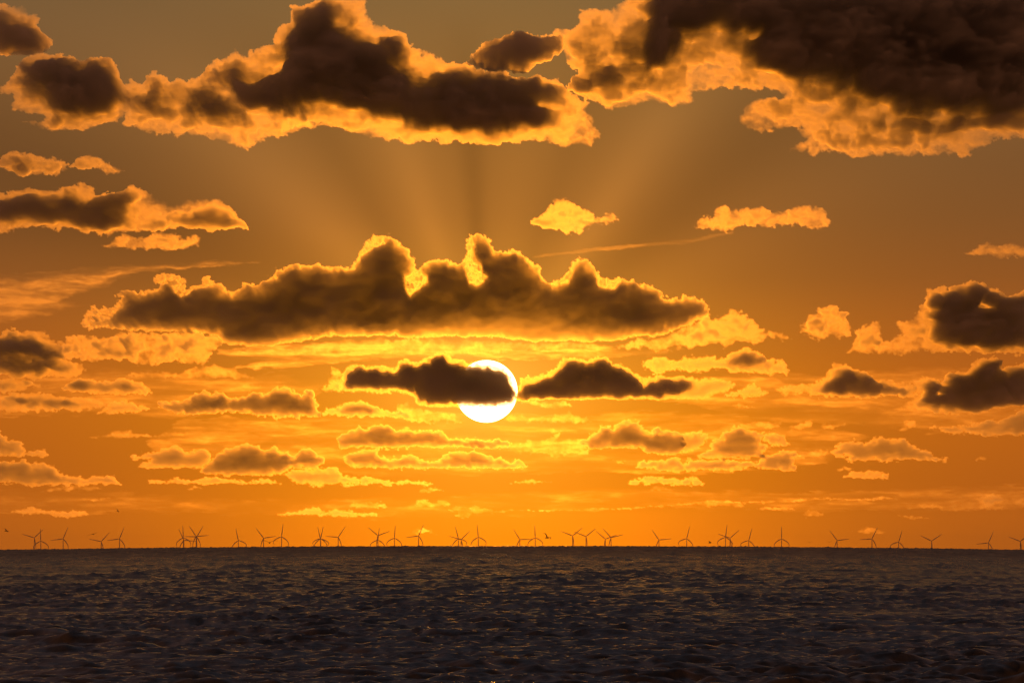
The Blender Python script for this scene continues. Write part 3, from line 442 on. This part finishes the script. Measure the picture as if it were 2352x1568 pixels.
# ---------------- the sun's disc ----------------
D_SUN = 300000.0
def uv_sphere(r, nu=48, nv=24):
    V = [(0, 0, r)]; F = []
    for i in range(1, nv):
        t = pi * i / nv
        for j in range(nu): V.append((r * sin(t) * cos(2 * pi * j / nu), r * sin(t) * sin(2 * pi * j / nu), r * cos(t)))
    V.append((0, 0, -r))
    for j in range(nu): F.append((0, 1 + j, 1 + (j + 1) % nu))
    for i in range(nv - 2):
        for j in range(nu):
            a = 1 + i * nu + j; b = 1 + i * nu + (j + 1) % nu
            F.append((a, a + nu, b + nu, b))
    L = len(V) - 1
    for j in range(nu): F.append((L, L - nu + (j + 1) % nu, L - nu + j))
    return V, F
m, t = material('sun_glow')
o = t.nodes.new('ShaderNodeOutputMaterial'); e = t.nodes.new('ShaderNodeEmission'); tr = t.nodes.new('ShaderNodeBsdfTransparent'); a = t.nodes.new('ShaderNodeAddShader')
e.inputs[0].default_value = (1, .74, .36, 1); e.inputs[1].default_value = 3.0
t.links.new(e.outputs[0], a.inputs[0]); t.links.new(tr.outputs[0], a.inputs[1]); t.links.new(a.outputs[0], o.inputs[0])
m.cycles.emission_sampling = 'NONE'
V, F = uv_sphere(D_SUN * tan(radians(.2655)), 96, 48)
sun = mesh_obj('sun', V, F, m); sun.location = SUN_DIR * D_SUN + Vector((0, 0, CAM_H))
tag(sun, 'round white sun low over the sea, partly hidden by a dark cloud', 'sun')

# ---------------- cloud hulls ----------------
SIGMA = .004
def cloud_material():
    m, t = material('cloud_vapour')
    o = t.nodes.new('ShaderNodeOutputMaterial')
    s1 = t.nodes.new('ShaderNodeVolumeScatter'); s2 = t.nodes.new('ShaderNodeVolumeScatter'); ad = t.nodes.new('ShaderNodeAddShader')
    s1.inputs['Color'].default_value = (1, 1, 1, 1); s1.inputs['Density'].default_value = SIGMA * FWD; s1.inputs['Anisotropy'].default_value = .95
    s2.inputs['Color'].default_value = (1, .86, .74, 1); s2.inputs['Density'].default_value = SIGMA * (1 - FWD); s2.inputs['Anisotropy'].default_value = 0
    t.links.new(s1.outputs[0], ad.inputs[0]); t.links.new(s2.outputs[0], ad.inputs[1]); t.links.new(ad.outputs[0], o.inputs['Volume'])
    # the edge of the vapour lets all light through
    tr = t.nodes.new('ShaderNodeBsdfTransparent'); rgb = t.nodes.new('ShaderNodeRGB'); rgb.outputs[0].default_value = (1, 1, 1, 1)
    t.links.new(rgb.outputs[0], tr.inputs[0]); t.links.new(tr.outputs[0], o.inputs['Surface'])
    return m
FWD = .72
CLOUD_MAT = cloud_material()
def build_cloud(c, D):
    step = 1.7 if c['key'] not in ('A6',) else 2.0
    xs, ys, tau, seed = field(c, step)
    PXg, PYg = np.meshgrid(xs, ys)
    thick = tau / SIGMA
    dx = (PXg - 1176.0) / 15425.0; dy = (784.0 - PYg) / 15425.0
    k = D / (cos(PITCH) - dy * sin(PITCH))
    X = k * dx; Z = CAM_H + k * (sin(PITCH) + dy * cos(PITCH))
    mid = D + 450 * fbm(PXg / 90, PYg / 60, seed + 5, 3)
    ny, nx = tau.shape
    keep = (tau > 0)
    cell = keep[:-1, :-1] | keep[1:, :-1] | keep[:-1, 1:] | keep[1:, 1:]
    used = np.zeros_like(keep)
    used[:-1, :-1] |= cell; used[1:, :-1] |= cell; used[:-1, 1:] |= cell; used[1:, 1:] |= cell
    if not used.any(): return None
    fi = np.full(tau.shape, -1, np.int64); fi[used] = np.arange(used.sum())
    bi = fi.copy(); ins = used & keep
    nb = used.sum(); bi[ins] = nb + np.arange(ins.sum())
    Yf = mid - thick * .5; Yb = mid + thick * .5
    V = np.concatenate([np.stack([X[used], Yf[used], Z[used]], -1), np.stack([X[ins], Yb[ins], Z[ins]], -1)])
    q = np.argwhere(cell); i, j = q[:, 0], q[:, 1]
    def tri(I, flip):
        a, b, cc, d = I[i, j], I[i, j + 1], I[i + 1, j + 1], I[i + 1, j]
        T = np.concatenate([np.stack([a, d, cc], -1), np.stack([a, cc, b], -1)])
        return T[:, ::-1] if flip else T
    Ff, Fb = tri(fi, False), tri(bi, True)
    same_f = (Ff[:, 0] == Ff[:, 0])
    # drop triangles that lie in both sheets (all three corners on the rim)
    rim = np.zeros(len(V), bool); rim[fi[used & ~keep]] = True
    Ff = Ff[~rim[Ff].all(1)]; Fb = Fb[~rim[Fb].all(1)]
    V = V.astype(np.float64); cen = V.mean(0); V -= cen
    o = mesh_obj('cloud', V, np.concatenate([Ff, Fb]), CLOUD_MAT, smooth=False)
    o.location = cen
    tag(o, c['label'], 'cloud')
    return o
for c in parse(CLOUDS):
    build_cloud(c, 60000.0 + c['off'] * 900.0)

# ---------------- wind turbines ----------------
def plain_mat(name, col, rough=.5):
    m, t = material(name)
    o = t.nodes.new('ShaderNodeOutputMaterial'); p = t.nodes.new('ShaderNodeBsdfPrincipled')
    nz = t.nodes.new('ShaderNodeTexNoise'); nz.inputs['Scale'].default_value = .4
    mx = t.nodes.new('ShaderNodeMix'); mx.data_type = 'RGBA'
    mx.inputs[6].default_value = [v * .85 for v in col] + [1]; mx.inputs[7].default_value = list(col) + [1]
    t.links.new(nz.outputs[0], mx.inputs[0]); t.links.new(mx.outputs[2], p.inputs['Base Color'])
    p.inputs['Roughness'].default_value = rough
    t.links.new(p.outputs[0], o.inputs[0]); return m
M_TOWER = plain_mat('turbine_paint', (.42, .42, .41)); M_BASE = plain_mat('foundation_yellow', (.45, .30, .04))
M_BIRD = plain_mat('dark_feathers', (.06, .055, .05), .8)
def loft(path, radii, n=10):
    """tube through path with elliptic cross sections (ru, rv) per point; v stays along world Y"""
    path = np.array(path, float); V = []; F = []
    for i, p in enumerate(path):
        tt = path[min(i + 1, len(path) - 1)] - path[max(i - 1, 0)]; tt /= np.linalg.norm(tt)
        v = np.array([0, 1.0, 0]); v = v - tt * v.dot(tt); v /= np.linalg.norm(v); u = np.cross(tt, v)
        ru, rv = radii[i]
        for j in range(n):
            a = 2 * pi * j / n; V.append(p + u * ru * cos(a) + v * rv * sin(a))
    for i in range(len(path) - 1):
        for j in range(n):
            a = i * n + j; b = i * n + (j + 1) % n
            F.append((a, b, b + n, a + n))
    F.append(tuple(range(n))[::-1]); F.append(tuple(range((len(path) - 1) * n, len(path) * n)))
    return V, F
BL = 65.0
def tower_mesh(h, w):
    P = [(0, 0, -6)] + [(0, 0, h * k / 8) for k in range(9)]
    R = [(3.4 * w,) * 2] + [((3.1 - 1.35 * k / 8) * w,) * 2 for k in range(9)]
    return loft(P, R, 16)
def blade_path(phi, bend):
    """phi clockwise from straight up; low blades sag outward and back in, as the shimmering air shows them"""
    P, R = [], []
    for i in range(15):
        t = i / 14
        s = sin(phi) * t; c = cos(phi) * t
        if bend:
            q = t * t
            s = sin(phi) * (t * 1.15 - .62 * q * t) * (1.15 if abs(sin(phi)) > .6 else 1.0)
            c = cos(phi) * t - (.35 - .25 * abs(cos(phi))) * q
        P.append((s * BL, -4.5, c * BL))
        w = .8 + 1.9 * min(t / .16, 1) * (1 - max(0, (t - .16)) / .84) ** .8
        R.append((w * .95, max(.45, w * .45)))
    return loft(P, R, 8)
def make_turbine(hx, hy, D, phi, label, slot):
    X, Z = at(hx, hy, D)
    base = float(sea_level(X, D)); h = Z - base
    e = bpy.data.objects.new('wind_turbine', None); scene.collection.objects.link(e); e.location = (X, D, base)
    e.empty_display_size = 10
    tag(e, label, 'wind turbine', 'wind turbines standing along the horizon')
    V, F = tower_mesh(h - 1.5, .95); mesh_obj('tower', V, F, M_TOWER, e)
    V, F = loft([(0, 0, -8), (0, 0, 12), (0, 0, 12.4), (0, 0, 13.4)], [(4.2, 4.2), (4.2, 4.2), (6.2, 6.2), (6.2, 6.2)], 16)
    mesh_obj('foundation', V, F, M_BASE, e, smooth=False)
    V, F = loft([(0, 7, 0), (0, 6.6, 0), (0, -2, 0), (0, -3, 0)], [(1, 1), (2.3, 2.3), (2.4, 2.4), (1.8, 1.8)], 10)
    # nacelle runs along Y: build it directly
    V = []; F = []
    prof = [(-3.2, 1.5), (-2.6, 2.2), (3, 2.5), (7, 2.3), (8.2, 1.5)]
    for (y, r_) in prof:
        for j in range(12):
            a = 2 * pi * j / 12; V.append((r_ * cos(a), y, h + r_ * .95 * sin(a)))
    for i in range(len(prof) - 1):
        for j in range(12):
            a = i * 12 + j; b = i * 12 + (j + 1) % 12; F.append((a, b, b + 12, a + 12))
    F.append(tuple(range(12))[::-1]); F.append(tuple(range(48, 60)))
    mesh_obj('nacelle', V, F, M_TOWER, e)
    V = []; F = []
    prof = [(-6.6, .3), (-6.1, 1.3), (-4.8, 2.1), (-3.25, 2.2)]
    for (y, r_) in prof:
        for j in range(12):
            a = 2 * pi * j / 12; V.append((r_ * cos(a), y, h + r_ * sin(a)))
    for i in range(len(prof) - 1):
        for j in range(12):
            a = i * 12 + j; b = i * 12 + (j + 1) % 12; F.append((a, b, b + 12, a + 12))
    F.append(tuple(range(12))[::-1]); F.append(tuple(range(36, 48)))
    mesh_obj('hub', V, F, M_TOWER, e)
    for k in range(3):
        p = (phi + 120 * k + 180) % 360 - 180
        V, F = blade_path(radians(p), abs(p) > 100 and abs(p) < 172)
        V = [(v[0], v[1], v[2] + h) for v in V]
        mesh_obj('blade', V, F, M_TOWER, e)
TURB = """0 315 205 47 2|leftmost wind turbine, one blade up to the right and one almost level to the left
0 375 235 -2 -1|wind turbine with one blade straight up, overlapping the leftmost one from the right
0 580 215 23 0|second clear-standing wind turbine from the left, blade up and slightly right
0 930 240 42 1|short Y-shaped wind turbine, left one of the pair right of the left edge group
0 1098 215 22 -1|wind turbine close right of the short Y-shaped one, one blade low to the left
0 1690 228 -25 1|wind turbine left of the left-hand star pair, its low blade level to the right
0 1685 205 -3 3|turbine mostly hidden behind the left neighbour of the star pair, one blade straight up
0 1802 192 -34 0|turbine of the left-hand star pair whose long blade points up left
0 1808 196 31 2|turbine of the left-hand star pair whose long blade points up right
0 2190 230 -12 1|lone wind turbine between the star pair and the broad one, blade up and slightly left
1 70 208 -38 0|wind turbine with one blade up left and one out right, beside a tall tripod-like one
1 235 195 7 -2|tall tripod-like wind turbine with one blade upright, a gull at its left foot
1 592 215 -13 1|front turbine of a narrow V pair, blade up and slightly left
1 595 212 12 3|back turbine of a narrow V pair, blade up and slightly right
1 755 200 34 0|turbine right of the narrow V pair, blades up right and level left
1 1120 185 -50 0|wide Y-shaped wind turbine with a second rotor lower behind it
1 1121 225 6 3|low rotor behind the wide Y-shaped turbine, one blade upright
1 1272 208 4 1|wind turbine shaped like a bell, standing right of the wide Y-shaped one
1 1493 190 24 0|wind turbine beneath a faint arched cloud, one blade up right and one level left
1 1860 213 -15 0|wind turbine of a tangled pair whose long blade points up slightly left
1 1884 222 46 3|wind turbine of a tangled pair whose blade points up right
1 2042 200 -5 -1|wind turbine just right of the tangled pair, one blade upright and two drooping
2 72 222 -32 2|turbine below the right edge of the sun, blades up left and out right
2 213 205 -2 0|bell-shaped wind turbine with a flying gull just to its right
2 557 187 51 -2|tall Y-shaped wind turbine, left of two touching each other
2 680 193 51 -1|Y-shaped wind turbine, right of the two touching each other
2 858 217 -50 2|lower, smaller rotor of the crossed pair right of the two Y-shaped turbines
2 910 203 -43 0|higher rotor of the crossed pair right of the two Y-shaped turbines
2 1350 225 -35 1|lone turbine right of the crossed pair, one blade up left and one level right
2 1605 213 14 0|turbine left of the right-hand star pair, upright blade leaning right, left blade curled
2 1962 200 7 -2|tallest turbine of the star pair on the right, blade straight up
2 2003 208 49 1|Y-shaped turbine of the star pair on the right, blade up right
2 2175 230 15 2|small wind turbine just right of the right-hand star pair, left blade curled down
3 125 215 0 0|perfectly upright bell-shaped wind turbine between the right-hand star pair and empty horizon
3 635 230 -37 1|turbine beside a wide gap to its left, blades up left and level right
3 955 215 26 0|turbine in front of a faint lens of cloud, blades up right and level left
3 1200 245 17 2|short turbine with curled left blade, next right of the faint lens of cloud
3 1503 235 56 0|wide Y-shaped wind turbine near the right edge, third from the end
3 2025 252 24 1|second last wind turbine on the right, blade up right and one level left
3 2318 238 51 0|last wind turbine, cut off by the right edge"""
for ln in TURB.splitlines():
    a, lab = ln.split('|'); k, sx_, sy_, ph, off = a.split()
    hx = int(k) * 588 + float(sx_) * .25; hy = 1182.9 + float(sy_) * .25
    make_turbine(hx, hy, 35000 + 350 * float(off), float(ph), lab, k)

# ---------------- gulls ----------------
def gull(px, py, D, span, roll, lift, head, label):
    X, Z = at(px, py, D)
    V = []; F = []
    # body along local X, a tapered spindle; one continuous mesh with the wings
    n = 8; prof = [(-.5, .01), (-.42, .05), (-.25, .07), (0, .10), (.2, .09), (.33, .055), (.4, .06), (.47, .045), (.55, .008)]
    for (x, r_) in prof:
        for j in range(n):
            a = 2 * pi * j / n; V.append([x, r_ * cos(a), r_ * sin(a)])
    for i in range(len(prof) - 1):
        for j in range(n):
            a = i * n + j; b = i * n + (j + 1) % n; F.append((a, b, b + n, a + n))
    F.append(tuple(range(n))[::-1]); F.append(tuple(range(8 * n, 9 * n)))
    for s in (1, -1):
        st = [(0, 0, .0, .30, .03), (.35, .06, lift * .5, .26, .025), (.8, -.02, lift * .8, .20, .02), (1.3, -.28, lift * .55, .04, .008)]
        b0 = len(V)
        for (y, xo, z, ch, th) in st:
            V += [[xo + ch / 2, s * y, z], [xo, s * y, z + th], [xo - ch / 2, s * y, z], [xo, s * y, z - th]]
        for i in range(3):
            for j in range(4):
                a = b0 + i * 4 + j; b = b0 + i * 4 + (j + 1) % 4; F.append((a, b, b + 4, a + 4))
        F.append((b0, b0 + 1, b0 + 2, b0 + 3)); F.append((b0 + 12, b0 + 13, b0 + 14, b0 + 15))
    V = np.array(V) * span
    o = mesh_obj('gull', V, F, M_BIRD); o.location = (X, D, Z); o.rotation_euler = (radians(roll), 0, radians(head))
    tag(o, label, 'bird', 'gulls flying low over the sea')
for a in [(14.5, 1218.7, 900, .62, 20, .3, 30, 'dark gull near the left edge, above the leftmost turbine'),
          (214, 1226, 900, .62, -15, .1, 75, 'gliding gull with wings level, above the short Y-shaped turbine'),
          (619, 1246, 700, .72, 0, .45, 85, 'gull with raised wings at the foot of the tall tripod-like turbine'),
          (1256.5, 1234.5, 700, .62, 25, .6, 40, 'dark gull banking in the clear gap right of the bell-shaped turbine'),
          (1630.5, 1246, 900, .5, 10, .5, 20, 'small gull skimming the horizon, left of the right-hand star pair'),
          (1860, 1245, 1500, .5, 0, .4, 80, 'tiny gull, left one of two just above the horizon on the right'),
          (1905, 1244.5, 1500, .5, 0, .4, 80, 'tiny gull, right one of two just above the horizon on the right'),
          (270.6, 1173.5, 1100, .5, 30, .4, 30, 'lone speck of a gull high above the left turbines')]:
    gull(*a)

# ---------------- haze over the water ----------------
def build_haze():
    x0, x1, y0, y1, z0, z1 = -47000, 47000, -47000, 47000, -340, 150
    V = [(x, y, z) for z in (z0, z1) for y in (y0, y1) for x in (x0, x1)]
    F = [(0, 2, 3, 1), (4, 5, 7, 6), (0, 1, 5, 4), (2, 6, 7, 3), (0, 4, 6, 2), (1, 3, 7, 5)]
    m, t = material('haze')
    o = t.nodes.new('ShaderNodeOutputMaterial'); p = t.nodes.new('ShaderNodeVolumePrincipled')
    p.inputs['Color'].default_value = (1, .75, .4, 1); p.inputs['Density'].default_value = 1.0e-6; p.inputs['Anisotropy'].default_value = .95
    t.links.new(p.outputs[0], o.inputs['Volume'])
    h = mesh_obj('haze', V, F, m, smooth=False); h['kind'] = 'stuff'
build_haze()
